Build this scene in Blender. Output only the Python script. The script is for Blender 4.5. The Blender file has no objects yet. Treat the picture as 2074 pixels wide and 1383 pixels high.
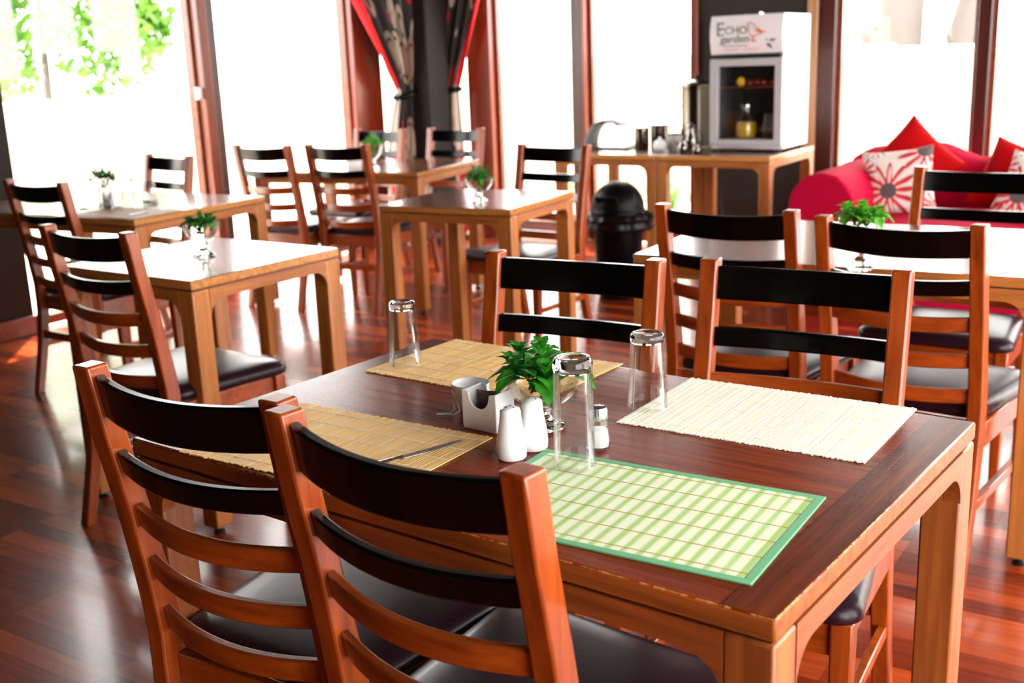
import bpy, bmesh, math, random
from mathutils import Vector, Matrix, noise
R = math.radians
PI = math.pi
scn = bpy.context.scene
C = scn.collection
random.seed(7)

# ------------------------------------------------------------------ camera
cam_d = bpy.data.cameras.new('camera')
cam = bpy.data.objects.new('camera', cam_d)
C.objects.link(cam)
rt, up, fw = Vector((.8427, .5364, -.0370)), Vector((-.1022, .2271, .9685)), Vector((-.5279, .8129, -.2463))
rt.normalize(); fw = (fw - rt * fw.dot(rt)).normalized(); up = rt.cross(fw)
cam.matrix_world = Matrix(((rt.x, up.x, -fw.x, 0), (rt.y, up.y, -fw.y, 0), (rt.z, up.z, -fw.z, 1.3065), (0, 0, 0, 1)))
cam_d.lens = 39.218
cam_d.sensor_width = 36
cam_d.clip_start = .05
cam_d.dof.use_dof = True
cam_d.dof.focus_distance = 1.62
cam_d.dof.aperture_fstop = 5.6
scn.camera = cam

# ------------------------------------------------------------------ sky, sun, exposure
w = bpy.data.worlds.new('sky')
scn.world = w
w.use_nodes = True
bg = w.node_tree.nodes['Background']
bg.inputs[0].default_value = (1.0, .985, .96, 1)
bg.inputs[1].default_value = 9.0
sun_d = bpy.data.lights.new('sun', 'SUN')
sun_d.energy = 14.0
sun_d.angle = R(.6)
sun_d.color = (1, .93, .82)
sun = bpy.data.objects.new('sun', sun_d)
C.objects.link(sun)
sun.location = (-8, 8, 12)
sun.rotation_euler = Vector((.26, -.28, -.92)).to_track_quat('-Z', 'Y').to_euler()
vs = scn.view_settings
vs.view_transform = 'Standard'
vs.look = 'None'
vs.gamma = 1
vs.use_curve_mapping = False
vs.exposure = 0.3
scn.cycles.max_bounces = 10
scn.cycles.diffuse_bounces = 4
scn.cycles.glossy_bounces = 4
scn.cycles.transmission_bounces = 10
scn.cycles.transparent_max_bounces = 16
scn.cycles.caustics_reflective = False
scn.cycles.caustics_refractive = False
scn.cycles.sample_clamp_indirect = 6

# ------------------------------------------------------------------ materials
def lin(c):
    return tuple((x / 255 / 12.92 if x / 255 <= .04045 else ((x / 255 + .055) / 1.055) ** 2.4) for x in c) + (1,)

class NT:
    """small node-tree writer"""
    def __init__(s, name):
        s.m = bpy.data.materials.new(name)
        s.m.use_nodes = True
        s.t = s.m.node_tree
        s.b = s.t.nodes['Principled BSDF']
        s.out = s.t.nodes['Material Output']
    def n(s, typ, **kw):
        nd = s.t.nodes.new(typ)
        for k, v in kw.items():
            if k.startswith('i'):
                key = int(k[1:]) if k[1:].isdigit() else k[1:]
                nd.inputs[key].default_value = v
            else:
                setattr(nd, k, v)
        return nd
    def l(s, a, b):
        s.t.links.new(a, b)
    def val(s, sock, v):
        if isinstance(v, (int, float)): sock.default_value = v
        else: s.l(v, sock)
    def math(s, op, a, b=None, clamp=False):
        nd = s.n('ShaderNodeMath', operation=op, use_clamp=clamp)
        s.val(nd.inputs[0], a)
        if b is not None: s.val(nd.inputs[1], b)
        return nd.outputs[0]
    def mix(s, f, a, b):
        nd = s.n('ShaderNodeMix', data_type='RGBA')
        s.val(nd.inputs[0], f)
        for i, v in ((6, a), (7, b)):
            if isinstance(v, tuple): nd.inputs[i].default_value = v
            else: s.l(v, nd.inputs[i])
        return nd.outputs[2]
    def obj(s): return s.n('ShaderNodeTexCoord').outputs['Object']
    def xyz(s, v):
        nd = s.n('ShaderNodeSeparateXYZ'); s.l(v, nd.inputs[0]); return nd.outputs
    def mapped(s, v, scale=(1, 1, 1), rot=(0, 0, 0), loc=(0, 0, 0)):
        nd = s.n('ShaderNodeMapping'); s.l(v, nd.inputs[0])
        nd.inputs['Scale'].default_value = scale; nd.inputs['Rotation'].default_value = rot; nd.inputs['Location'].default_value = loc
        return nd.outputs[0]
    def noise(s, v, scale=5, detail=3, rough=.55):
        nd = s.n('ShaderNodeTexNoise'); s.l(v, nd.inputs['Vector'])
        nd.inputs['Scale'].default_value = scale; nd.inputs['Detail'].default_value = detail; nd.inputs['Roughness'].default_value = rough
        return nd.outputs['Fac']
    def ramp(s, f, stops):
        nd = s.n('ShaderNodeValToRGB'); s.l(f, nd.inputs[0])
        e = nd.color_ramp.elements
        while len(e) < len(stops): e.new(.5)
        for k, (p, c) in zip(e, stops): k.position = p; k.color = c
        return nd.outputs[0]
    def bump(s, f, strength=.2, dist=.002):
        nd = s.n('ShaderNodeBump'); nd.inputs['Strength'].default_value = strength; nd.inputs['Distance'].default_value = dist
        s.l(f, nd.inputs['Height']); s.l(nd.outputs[0], s.b.inputs['Normal'])
    def set(s, **kw):
        for k, v in kw.items():
            k = k.replace('_', ' ')
            s.val(s.b.inputs[k], v) if not isinstance(v, tuple) else setattr(s.b.inputs[k], 'default_value', v)
        return s

def plain(name, c, rough=.5, metal=0, **kw):
    t = NT(name)
    t.b.inputs['Base Color'].default_value = lin(c)
    t.set(Roughness=rough, Metallic=metal, **kw)
    return t.m

def wood(name, c1, c2, axis, rough=.35, coat=.3, grain=30, spread=(.3, .72), rand=True):
    t = NT(name)
    sc = [grain, grain, grain]
    sc['xyz'.index(axis)] = grain * .06
    v = t.obj()
    if rand:
        oi = t.n('ShaderNodeObjectInfo')
        cb = t.n('ShaderNodeVectorMath', operation='ADD'); t.l(v, cb.inputs[0]); t.l(oi.outputs['Random'], cb.inputs[1]); v = cb.outputs[0]
    f = t.noise(t.mapped(v, tuple(sc)), 1.6, 5, .62)
    col = t.ramp(f, [(spread[0], lin(c1)), (spread[1], lin(c2))])
    t.l(col, t.b.inputs['Base Color'])
    t.bump(f, .06, .001)
    t.set(Roughness=rough, Coat_Weight=coat, Coat_Roughness=.12)
    return t.m

M = {}
M['post_wood'] = wood('post_wood', (112, 40, 8), (172, 76, 20), 'z', .3, .45)
M['rail_wood'] = wood('rail_wood', (112, 40, 8), (172, 76, 20), 'x', .28, .5)
def black_slat():
    t = NT('black_slat')
    f = t.noise(t.mapped(t.obj(), (3, 30, 40)), 3, 5, .65)
    t.l(t.ramp(f, [(.56, lin((4, 3, 3))), (.84, lin((24, 12, 11)))]), t.b.inputs['Base Color'])
    t.set(Roughness=.17, Coat_Weight=.0, Specular_IOR_Level=.2)
    return t.m
M['black_slat'] = black_slat()
def leather():
    t = NT('leather')
    f = t.noise(t.obj(), 260, 2)
    t.b.inputs['Base Color'].default_value = lin((36, 17, 26))
    t.bump(f, .08, .001)
    t.set(Roughness=.3, Coat_Weight=.0, Specular_IOR_Level=.26)
    return t.m
M['leather'] = leather()
M['table_leg'] = wood('table_leg', (138, 76, 30), (192, 120, 56), 'z', .42, .25, 26)
M['table_apron'] = wood('table_apron', (132, 70, 26), (186, 114, 52), 'x', .42, .25, 26)
M['worn_leg'] = wood('worn_leg', (110, 50, 16), (170, 96, 40), 'z', .42, .2, 26)
M['worn_apron'] = wood('worn_apron', (100, 42, 14), (158, 84, 34), 'x', .42, .2, 26)
def top_mat(name, dark, light, edge, hw, hd, wear=.5, coat=.35, spec=.5, rg=.2):
    """table top: lengthwise grain, cross banding at both ends, rubbed arrises"""
    t = NT(name)
    v = t.obj(); o = t.xyz(v)
    f1 = t.noise(t.mapped(v, (2.2, 40, 40)), 1.5, 5, .62)
    f2 = t.noise(t.mapped(v, (40, 2.2, 40), loc=(3, 1, 0)), 1.5, 5, .62)
    ax = t.math('ABSOLUTE', o[0]); ay = t.math('ABSOLUTE', o[1])
    band = t.math('GREATER_THAN', ax, hw - .062)
    line = t.math('LESS_THAN', t.math('ABSOLUTE', t.math('SUBTRACT', ax, hw - .062)), .0012)
    c1 = t.ramp(f1, [(.32, lin(dark)), (.72, lin(light))])
    dk = tuple(x * .72 for x in dark); lk = tuple(x * .8 for x in light)
    c2 = t.ramp(f2, [(.32, lin(dk)), (.72, lin(lk))])
    col = t.mix(band, c1, c2)
    col = t.mix(t.math('MULTIPLY', line, .6), col, lin(tuple(x * .5 for x in dark)))
    side = t.math('LESS_THAN', o[2], -.0025)
    e1 = t.ramp(f1, [(.32, lin(tuple(x * .72 for x in edge))), (.72, lin(edge))])
    col = t.mix(side, col, e1)
    # rubbed edge
    d = t.math('MINIMUM', t.math('SUBTRACT', hw, ax), t.math('SUBTRACT', hd, ay))
    nz = t.noise(v, 55, 4, .7)
    rub = t.math('MULTIPLY', t.math('LESS_THAN', t.math('ADD', d, t.math('ABSOLUTE', o[2])), t.math('MULTIPLY', nz, .0046)), wear)
    col = t.mix(rub, col, lin((206, 146, 78)))
    # scratches
    s = t.noise(t.mapped(v, (60, 260, 60), rot=(0, 0, .5)), 1, 2, .5)
    t.l(t.mix(t.math('MULTIPLY', t.math('GREATER_THAN', s, .77), .35), col, lin((205, 140, 80))), t.b.inputs['Base Color'])
    t.bump(f1, .05, .001)
    t.l(t.math('ADD', rg, t.math('MULTIPLY', f1, .1)), t.b.inputs['Roughness'])
    t.set(Coat_Weight=coat, Coat_Roughness=.12, Specular_IOR_Level=spec)
    return t.m
def floor_mat():
    t = NT('floor_laminate')
    v = t.obj()
    br = t.n('ShaderNodeTexBrick', offset=.37, offset_frequency=1)
    t.l(v, br.inputs['Vector'])
    br.inputs['Color1'].default_value = (0, 0, 0, 1); br.inputs['Color2'].default_value = (1, 1, 1, 1); br.inputs['Mortar'].default_value = (.3, .3, .3, 1)
    for k, x in (('Scale', 1), ('Mortar Size', .0007), ('Mortar Smooth', .2), ('Brick Width', .46), ('Row Height', .066)): br.inputs[k].default_value = x
    g = t.noise(t.mapped(v, (3, 38, 1)), 1.5, 5, .6)
    sep = t.n('ShaderNodeRGBToBW'); t.l(br.outputs['Color'], sep.inputs[0])
    f = t.math('ADD', t.math('MULTIPLY', sep.outputs[0], .55), t.math('MULTIPLY', g, .5))
    col = t.ramp(f, [(.15, lin((68, 18, 6))), (.5, lin((130, 44, 14))), (.85, lin((186, 80, 28)))])
    col = t.mix(t.math('MULTIPLY', br.outputs['Fac'], .4), col, lin((60, 14, 8)))
    t.l(col, t.b.inputs['Base Color'])
    t.set(Roughness=.24, Coat_Weight=.2, Coat_Roughness=.1, Specular_IOR_Level=.4)
    t.bump(g, .03, .001)
    return t.m
M['floor'] = floor_mat()
def plaster(name, c, sc=8):
    t = NT(name)
    f = t.noise(t.obj(), sc, 4)
    t.l(t.ramp(f, [(.3, lin(tuple(x * .94 for x in c))), (.7, lin(c))]), t.b.inputs['Base Color'])
    t.set(Roughness=.85)
    return t.m
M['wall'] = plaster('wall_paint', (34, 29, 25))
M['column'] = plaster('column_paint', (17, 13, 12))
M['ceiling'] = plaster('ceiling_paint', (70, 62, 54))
M['garden_wall'] = plaster('garden_wall_paint', (250, 232, 214), 2)
M['patio'] = plaster('patio_paving', (226, 216, 204), 3)
M['frame_wood'] = wood('frame_wood', (84, 32, 16), (140, 58, 26), 'z', .3, .4, 18)
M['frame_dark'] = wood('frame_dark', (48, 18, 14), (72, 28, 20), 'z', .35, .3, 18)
M['frame_rail'] = wood('frame_rail', (90, 40, 20), (140, 66, 32), 'x', .35, .3, 18)
M['frame_red'] = wood('frame_red', (96, 26, 8), (150, 52, 14), 'z', .3, .4, 10)
M['beige_trim'] = wood('beige_trim', (150, 110, 78), (186, 146, 108), 'z', .4, .2, 18)
def pane():
    t = NT('window_glass')
    tr = t.n('ShaderNodeBsdfTransparent'); gl = t.n('ShaderNodeBsdfGlossy'); gl.inputs['Roughness'].default_value = .02
    mx = t.n('ShaderNodeMixShader'); mx.inputs[0].default_value = .05
    t.l(tr.outputs[0], mx.inputs[1]); t.l(gl.outputs[0], mx.inputs[2]); t.l(mx.outputs[0], t.out.inputs[0])
    return t.m
M['pane'] = pane()
def thin_glass():
    t = NT('thin_glass')
    tr = t.n('ShaderNodeBsdfTransparent'); tr.inputs[0].default_value = (.985, .99, .985, 1)
    gl = t.n('ShaderNodeBsdfGlossy'); gl.inputs['Roughness'].default_value = .01
    fr = t.n('ShaderNodeFresnel'); fr.inputs['IOR'].default_value = 1.4
    mx = t.n('ShaderNodeMixShader')
    t.l(t.math('MULTIPLY', fr.outputs[0], .45, True), mx.inputs[0]); t.l(tr.outputs[0], mx.inputs[1]); t.l(gl.outputs[0], mx.inputs[2]); t.l(mx.outputs[0], t.out.inputs[0])
    return t.m
M['thin_glass'] = thin_glass()
def glass():
    t = NT('clear_glass')
    t.b.inputs['Base Color'].default_value = (.98, 1, .99, 1)
    t.set(Roughness=.0, Transmission_Weight=1.0, IOR=1.48)
    return t.m
M['glass'] = glass()
M['ceramic'] = plain('white_ceramic', (246, 246, 248), .18, 0, Coat_Weight=.4)
M['salt'] = plain('salt', (250, 250, 250), .9)
M['chrome'] = plain('chrome', (196, 194, 192), .1, 1)
M['steel'] = plain('brushed_steel', (200, 200, 204), .2, 1)
M['black_plastic'] = plain('black_plastic', (3, 3, 4), .38, 0, Specular_IOR_Level=.12)
M['bag'] = plain('bin_bag', (4, 4, 5), .34, 0, Specular_IOR_Level=.25)
M['rubber'] = plain('black_rubber', (14, 14, 16), .5)
M['string'] = plain('string', (236, 232, 226), .9)
M['sachet'] = plain('sachet_paper', (62, 40, 66), .5)
M['sachet2'] = plain('sachet_paper_brown', (120, 84, 70), .6)
M['hole'] = plain('hole', (30, 28, 28), .8)
def leaf(name, c1, c2, sc=40, trans=.35):
    t = NT(name)
    f = t.noise(t.obj(), sc, 3)
    col = t.ramp(f, [(.3, lin(c1)), (.7, lin(c2))])
    t.l(col, t.b.inputs['Base Color'])
    t.set(Roughness=.45)
    tl = t.n('ShaderNodeBsdfTranslucent'); t.l(col, tl.inputs[0])
    mx = t.n('ShaderNodeMixShader'); mx.inputs[0].default_value = trans
    t.l(t.b.outputs[0], mx.inputs[1]); t.l(tl.outputs[0], mx.inputs[2]); t.l(mx.outputs[0], t.out.inputs[0])
    return t.m
M['mint'] = leaf('mint_leaf', (26, 104, 20), (70, 170, 44))
M['mint_light'] = leaf('mint_leaf_pale', (60, 150, 24), (120, 205, 60))
M['strap'] = leaf('strap_leaf', (70, 130, 50), (150, 190, 100), 6, .4)
M['tree_leaf'] = leaf('tree_leaf', (66, 120, 28), (126, 176, 66), 2, .5)
M['bark'] = plaster('tree_bark', (92, 87, 84), 3)
def bamboo(name, c1, c2):
    t = NT(name)
    v = t.obj()
    f = t.noise(t.mapped(v, (420, 12, 1)), 1, 3, .6)
    t.l(t.ramp(f, [(.3, lin(c1)), (.7, lin(c2))]), t.b.inputs['Base Color'])
    t.set(Roughness=.55)
    return t.m
M['bamboo'] = bamboo('bamboo', (222, 164, 84), (252, 218, 146))
M['bamboo_pale'] = bamboo('bamboo_pale', (254, 242, 212), (255, 252, 240))
M['bamboo_brown'] = bamboo('bamboo_brown', (120, 78, 50), (176, 130, 92))
def green_mat():
    t = NT('green_striped_mat')
    v = t.obj()
    f = t.noise(t.mapped(v, (46, .5, 1)), 1, 1, .4)
    g = t.noise(t.mapped(v, (300, 4, 1)), 1, 2, .6)
    s = t.math('ADD', t.math('MULTIPLY', t.math('SINE', t.math('MULTIPLY', t.xyz(v)[0], 310)), .32), t.math('ADD', t.math('MULTIPLY', f, .5), t.math('MULTIPLY', g, .4)))
    t.l(t.ramp(s, [(.2, lin((236, 242, 210))), (.45, lin((232, 240, 204))), (.62, lin((194, 220, 150))), (.85, lin((168, 202, 110)))]), t.b.inputs['Base Color'])
    t.set(Roughness=.55)
    return t.m
M['green_mat'] = green_mat()
M['green_binding'] = plain('green_binding', (112, 176, 130), .85)
M['brown_thread'] = plain('brown_thread', (200, 146, 84), .8)
M['red_cloth'] = plain('red_cloth', (166, 3, 8), .9, 0, Specular_IOR_Level=.12)
M['crimson_cloth'] = plain('crimson_cloth', (172, 0, 46), .85, 0, Specular_IOR_Level=.12)
def floral():
    t = NT('floral_cloth')
    o = t.xyz(t.obj())
    col = lin((214, 206, 200))
    for (cx, cz, r) in ((-.05, -.05, .15), (.14, .15, .14), (-.19, .06, .09), (.17, -.15, .08), (-.15, -.19, .09), (-.1, .2, .07)):
        dx = t.math('SUBTRACT', o[0], cx); dz = t.math('SUBTRACT', o[2], cz)
        rr = t.math('SQRT', t.math('ADD', t.math('POWER', dx, 2), t.math('POWER', dz, 2)))
        an = t.math('ARCTAN2', dz, dx)
        edge = t.math('MULTIPLY', t.math('ADD', .72, t.math('MULTIPLY', t.math('COSINE', t.math('MULTIPLY', an, 13)), .28)), r)
        petal = t.math('LESS_THAN', rr, edge)
        gap = t.math('GREATER_THAN', t.math('COSINE', t.math('MULTIPLY', an, 11)), t.math('SUBTRACT', -.15, t.math('DIVIDE', rr, r)))
        petal = t.math('MULTIPLY', petal, gap)
        red = t.mix(t.math('DIVIDE', rr, r, True), lin((206, 60, 60)), lin((168, 24, 36)))
        col = t.mix(petal, col, red)
        if r > .1: col = t.mix(t.math('LESS_THAN', rr, r * .28), col, lin((84, 74, 76)))
    t.l(col, t.b.inputs['Base Color'])
    t.set(Roughness=.9)
    return t.m
M['floral'] = floral()
def curtain_mat():
    t = NT('leaf_print_curtain')
    uvn = t.n('ShaderNodeUVMap'); uv = uvn.outputs[0]; o = t.xyz(uv)
    col = lin((44, 42, 42))
    for rot, loc, c in ((.5, (0, 0, 0), (206, 192, 168)), (-.6, (3.3, 1.7, 0), (176, 164, 148)), (.1, (1.1, 4.2, 0), (160, 128, 112))):
        vo = t.n('ShaderNodeTexVoronoi'); vo.inputs['Scale'].default_value = 1; vo.inputs['Randomness'].default_value = .8
        t.l(t.mapped(uv, (11, 4.6, 1), (0, 0, rot), loc), vo.inputs['Vector'])
        d = vo.outputs['Distance']
        col = t.mix(t.math('LESS_THAN', d, .36), col, lin(c))
        col = t.mix(t.math('LESS_THAN', t.math('ABSOLUTE', t.math('SUBTRACT', d, .27)), .02), col, lin((60, 56, 54)))
    n = t.noise(t.mapped(uv, (5, 3.2, 1), loc=(7, 2, 0)), 1.4, 1)
    col = t.mix(t.math('GREATER_THAN', n, .64), col, lin((176, 20, 28)))
    n2 = t.math('GREATER_THAN', t.math('SINE', t.math('MULTIPLY', o[1], 13)), -.3)
    e = t.mix(n2, lin((206, 196, 184)), lin((206, 20, 32)))
    col = t.mix(t.math('LESS_THAN', o[0], .085), col, e)
    t.l(col, t.b.inputs['Base Color'])
    t.set(Roughness=.85)
    return t.m
M['curtain'] = curtain_mat()
M['fridge_white'] = plain('fridge_white', (232, 228, 232), .3)
M['fridge_grey'] = plain('fridge_grey', (176, 174, 178), .4)
M['fridge_inside'] = plain('fridge_inside', (70, 76, 76), .5)
M['black_gasket'] = plain('black_gasket', (8, 8, 9), .5)
M['juice'] = plain('juice', (214, 170, 16), .3)
M['lemon'] = plain('lemon', (240, 186, 24), .5)
M['tomato'] = plain('tomato', (130, 16, 20), .4)
M['sign_green'] = plain('sign_green', (96, 116, 104), .6)
M['sign_orange'] = plain('sign_orange', (206, 108, 70), .6)
M['sign_pink'] = plain('sign_pink', (226, 160, 156), .6)
M['tin_print'] = bamboo('printed_tin', (150, 140, 134), (206, 196, 190))
M['grey_cover'] = plain('grey_cover', (150, 160, 164), .5)
M['urn_steel'] = plain('urn_steel', (104, 96, 84), .22, 1)
M['tin_steel'] = plain('tin_steel', (120, 114, 108), .14, 1)
M['cable'] = plain('cable', (40, 24, 18), .5)

# ------------------------------------------------------------------ mesh helpers
class MB:
    def __init__(s):
        s.bm = bmesh.new()
    def box(s, c, d, rot=None):
        g = bmesh.ops.create_cube(s.bm, size=1)['verts']
        m = Matrix.Translation(c) @ (rot.to_4x4() if rot else Matrix()) @ Matrix.Diagonal((*d, 1))
        bmesh.ops.transform(s.bm, matrix=m, verts=g)
        return s
    def rings(s, rings, cap=True, close=False):
        vs_ = [[s.bm.verts.new(p) for p in r] for r in rings]
        n = len(vs_[0])
        pairs = list(zip(vs_[:-1], vs_[1:]))
        if close: pairs.append((vs_[-1], vs_[0]))
        for a, b in pairs:
            for i in range(n):
                s.bm.faces.new((a[i], a[(i + 1) % n], b[(i + 1) % n], b[i]))
        if cap and not close:
            s.bm.faces.new(vs_[0][::-1]); s.bm.faces.new(vs_[-1])
        return s
    def lathe(s, prof, seg=32, c=(0, 0, 0), closed=False, wob=None):
        """profile of (r, z); r=0 ends are closed with a fan"""
        rows = []
        for r, z in prof:
            if r < 1e-6: rows.append([s.bm.verts.new((c[0], c[1], c[2] + z))])
            else:
                row = []
                for i in range(seg):
                    a = 2 * PI * i / seg; k = r + (wob(a, z) if wob else 0)
                    row.append(s.bm.verts.new((c[0] + k * math.cos(a), c[1] + k * math.sin(a), c[2] + z)))
                rows.append(row)
        for a, b in zip(rows[:-1], rows[1:]):
            for i in range(seg):
                j = (i + 1) % seg
                if len(a) == 1 and len(b) == 1: continue
                if len(a) == 1: s.bm.faces.new((a[0], b[j], b[i]))
                elif len(b) == 1: s.bm.faces.new((a[i], a[j], b[0]))
                else: s.bm.faces.new((a[i], a[j], b[j], b[i]))
        return s
    def tube(s, pts, r, seg=8, closed=False):
        pts = [Vector(p) for p in pts]; rows = []
        n = len(pts); nrm = None
        for i, p in enumerate(pts):
            if closed: t = (pts[(i + 1) % n] - pts[i - 1]).normalized()
            else: t = (pts[min(i + 1, n - 1)] - pts[max(i - 1, 0)]).normalized()
            if nrm is None: nrm = t.orthogonal().normalized()
            nrm = (nrm - t * nrm.dot(t)).normalized(); b = t.cross(nrm)
            rr = r[i] if isinstance(r, (list, tuple)) else r
            rows.append([p + (nrm * math.cos(2 * PI * k / seg) + b * math.sin(2 * PI * k / seg)) * rr for k in range(seg)])
        return s.rings(rows, cap=not closed, close=closed)
    def prism(s, poly, f0, f1):
        """poly of 2d points; f0/f1 map a 2d point to 3d for the two end faces"""
        a = [s.bm.verts.new(f0(p)) for p in poly]; b = [s.bm.verts.new(f1(p)) for p in poly]
        n = len(poly)
        s.bm.faces.new(a[::-1]); s.bm.faces.new(b)
        for i in range(n): s.bm.faces.new((a[i], a[(i + 1) % n], b[(i + 1) % n], b[i]))
        return s
    def grid(s, nu, nv, f, uv=None):
        g = [[s.bm.verts.new(f(i / nu, j / nv)) for j in range(nv + 1)] for i in range(nu + 1)]
        lay = s.bm.loops.layers.uv.verify() if uv else None
        for i in range(nu):
            for j in range(nv):
                fc = s.bm.faces.new((g[i][j], g[i + 1][j], g[i + 1][j + 1], g[i][j + 1]))
                if uv:
                    for lp, (a, b) in zip(fc.loops, ((i, j), (i + 1, j), (i + 1, j + 1), (i, j + 1))): lp[lay].uv = uv(a / nu, b / nv)
        return s
    def mesh(s, name, mat, smooth=True, ang=38):
        bmesh.ops.recalc_face_normals(s.bm, faces=s.bm.faces)
        me = bpy.data.meshes.new(name)
        s.bm.to_mesh(me); s.bm.free()
        if smooth:
            me.polygons.foreach_set('use_smooth', [True] * len(me.polygons))
            me.set_sharp_from_angle(angle=R(ang))
        me.materials.append(M[mat] if isinstance(mat, str) else mat)
        return me
    def obj(s, name, mat, parent=None, bevel=0, smooth=True, ang=38, loc=None, rotz=0, seg=2):
        o = bpy.data.objects.new(name, s.mesh(name, mat, smooth, ang))
        C.objects.link(o)
        if parent: o.parent = parent
        if bevel:
            b = o.modifiers.new('bevel', 'BEVEL'); b.width = bevel; b.segments = seg; b.limit_method = 'ANGLE'; b.angle_limit = R(40)
        if loc: o.location = loc
        if rotz: o.rotation_euler.z = rotz
        return o

def tag(o, label, cat, group=None):
    o['label'] = label; o['category'] = cat
    if group: o['group'] = group
    return o
def thing(name, label, cat, loc=(0, 0, 0), rotz=0, group=None):
    o = bpy.data.objects.new(name, None); C.objects.link(o)
    o.empty_display_size = .1
    o.location = loc; o.rotation_euler = (0, 0, rotz)
    return tag(o, label, cat, group)
def struct(o):
    o['kind'] = 'structure'
    return o
KIDS = {}
def kids(o):
    return [x for x in C.objects if x.parent == o]
def dup(root, loc, rotz, label, group=None, scale=None):
    r = root.copy(); C.objects.link(r)
    r.location = loc; r.rotation_euler = (0, 0, rotz); r['label'] = label
    if group: r['group'] = group
    if scale: r.scale = scale
    if root not in KIDS: KIDS[root] = [(c, kids(c)) for c in kids(root)]
    for c, gs in KIDS[root]:
        d = c.copy(); C.objects.link(d); d.parent = r
        for g in gs:
            e = g.copy(); C.objects.link(e); e.parent = d
    return r

# ------------------------------------------------------------------ the setting
UL, UR, VF, VB, ZC = -5.2, 1.15, -2.6, 7.0, 2.75
HEAD = 2.45
struct(MB().grid(1, 1, lambda a, b: (UL - .1 + a * (UR - UL + .2), VF + b * (VB - VF + .1), 0)).obj('floor', 'floor', smooth=False))
struct(MB().box(((UL + UR) / 2, (VF + VB) / 2, ZC + .06), (UR - UL + .7, VB - VF + .7, .12)).obj('ceiling', 'ceiling'))
# left wall: solid up to the pillar edge, header over the windows
mb = MB()
mb.box((UL - .1, (VF + 3.43) / 2, ZC / 2), (.2, 3.43 - VF, ZC))
mb.box((UL - .1, (3.43 + VB) / 2, (HEAD + ZC) / 2), (.2, VB - 3.43, ZC - HEAD))
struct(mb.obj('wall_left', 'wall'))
struct(MB().box((UL + .012, (VF + 3.43) / 2, .05), (.024, 3.43 - VF, .1)).obj('baseboard_left', 'frame_rail', bevel=.004))
mb = MB()
mb.box((-2.645, VB + .1, HEAD / 2), (.735, .2, HEAD))
mb.box(((UL + UR) / 2, VB + .1, (HEAD + ZC) / 2), (UR - UL, .2, ZC - HEAD))
struct(mb.obj('wall_back', 'wall'))
struct(MB().box(((UL + UR) / 2, VF - .1, ZC / 2), (UR - UL + .2, .2, ZC)).obj('wall_front', 'wall'))
mb = MB()
mb.box((UR + .1, (VF + VB) / 2, (HEAD + ZC) / 2), (.2, VB - VF, ZC - HEAD))
mb.box((UR + .1, (VF - .65) / 2, HEAD / 2), (.2, -.65 - VF, HEAD))
struct(mb.obj('wall_right', 'wall'))
# corner column
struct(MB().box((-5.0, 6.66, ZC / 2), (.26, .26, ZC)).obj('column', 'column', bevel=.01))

def trim(n, u0, u1, v0, v1, mat, z1=HEAD):
    return struct(MB().box(((u0 + u1) / 2, (v0 + v1) / 2, z1 / 2), (u1 - u0, v1 - v0, z1)).obj('trim_%d' % n, mat, bevel=.006))
trim(1, UL - .12, UL + .03, 4.73, 4.80, 'frame_wood')
trim(2, UL - .12, UL + .01, 4.80, 4.875, 'frame_dark')
trim(3, UL - .12, UL + .02, 6.11, 6.40, 'frame_red')
trim(4, -4.83, -4.625, VB - .04, VB + .12, 'frame_red')
trim(5, -3.96, -3.875, VB - .02, VB + .12, 'frame_dark')
trim(6, -3.875, -3.845, VB - .03, VB + .12, 'frame_red')
trim(7, -2.28, -2.215, VB - .05, VB + .02, 'beige_trim')
trim(8, -2.215, -2.11, VB - .03, VB + .12, 'frame_dark')
trim(9, -1.30, -1.225, VB - .02, VB + .12, 'frame_dark')
trim(10, -.38, -.30, VB - .02, VB + .12, 'frame_dark')
trim(11, .55, .63, VB - .02, VB + .12, 'frame_dark')
trim(12, -3.06, -3.01, VB - .03, VB + .12, 'frame_wood')
for k, v in enumerate((-.6, 1.3, 3.2, 5.1)):
    trim(13 + k, UR - .02, UR + .12, v - .05, v + .05, 'frame_dark')

def window_v(n, u0, u1):
    """window in the back wall: bottom and top rail, two stiles, a pane"""
    mb = MB(); y = VB + .06
    mb.box(((u0 + u1) / 2, y, .075), (u1 - u0, .05, .11)).box(((u0 + u1) / 2, y, HEAD - .04), (u1 - u0, .05, .08))
    for x in (u0 + .012, u1 - .012): mb.box((x, y, HEAD / 2), (.024, .05, HEAD - .02))
    f = struct(mb.obj('window_%d' % n, 'frame_rail'))
    struct(MB().box(((u0 + u1) / 2, y, HEAD / 2 + .03), (u1 - u0 - .05, .006, HEAD - .22)).obj('pane', 'pane', f, smooth=False))
def window_u(n, v0, v1, x):
    mb = MB()
    mb.box((x, (v0 + v1) / 2, .045), (.05, v1 - v0, .05)).box((x, (v0 + v1) / 2, HEAD - .04), (.05, v1 - v0, .08))
    for y in (v0 + .01, v1 - .01): mb.box((x, y, HEAD / 2), (.05, .02, HEAD - .02))
    f = struct(mb.obj('window_%d' % n, 'frame_rail'))
    struct(MB().box((x, (v0 + v1) / 2, HEAD / 2), (.006, v1 - v0 - .04, HEAD - .16)).obj('pane', 'pane', f, smooth=False))
window_u(1, 3.43, 4.73, UL - .06)
window_u(2, 4.875, 6.11, UL - .06)
window_u(3, 6.40, 6.98, UL - .06)
for n, (a, b) in enumerate(((-5.18, -4.83), (-4.625, -3.96), (-3.845, -3.06), (-2.11, -1.30), (-1.225, -.38), (-.30, .55), (.63, 1.15))):
    window_v(4 + n, a, b)
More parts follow.
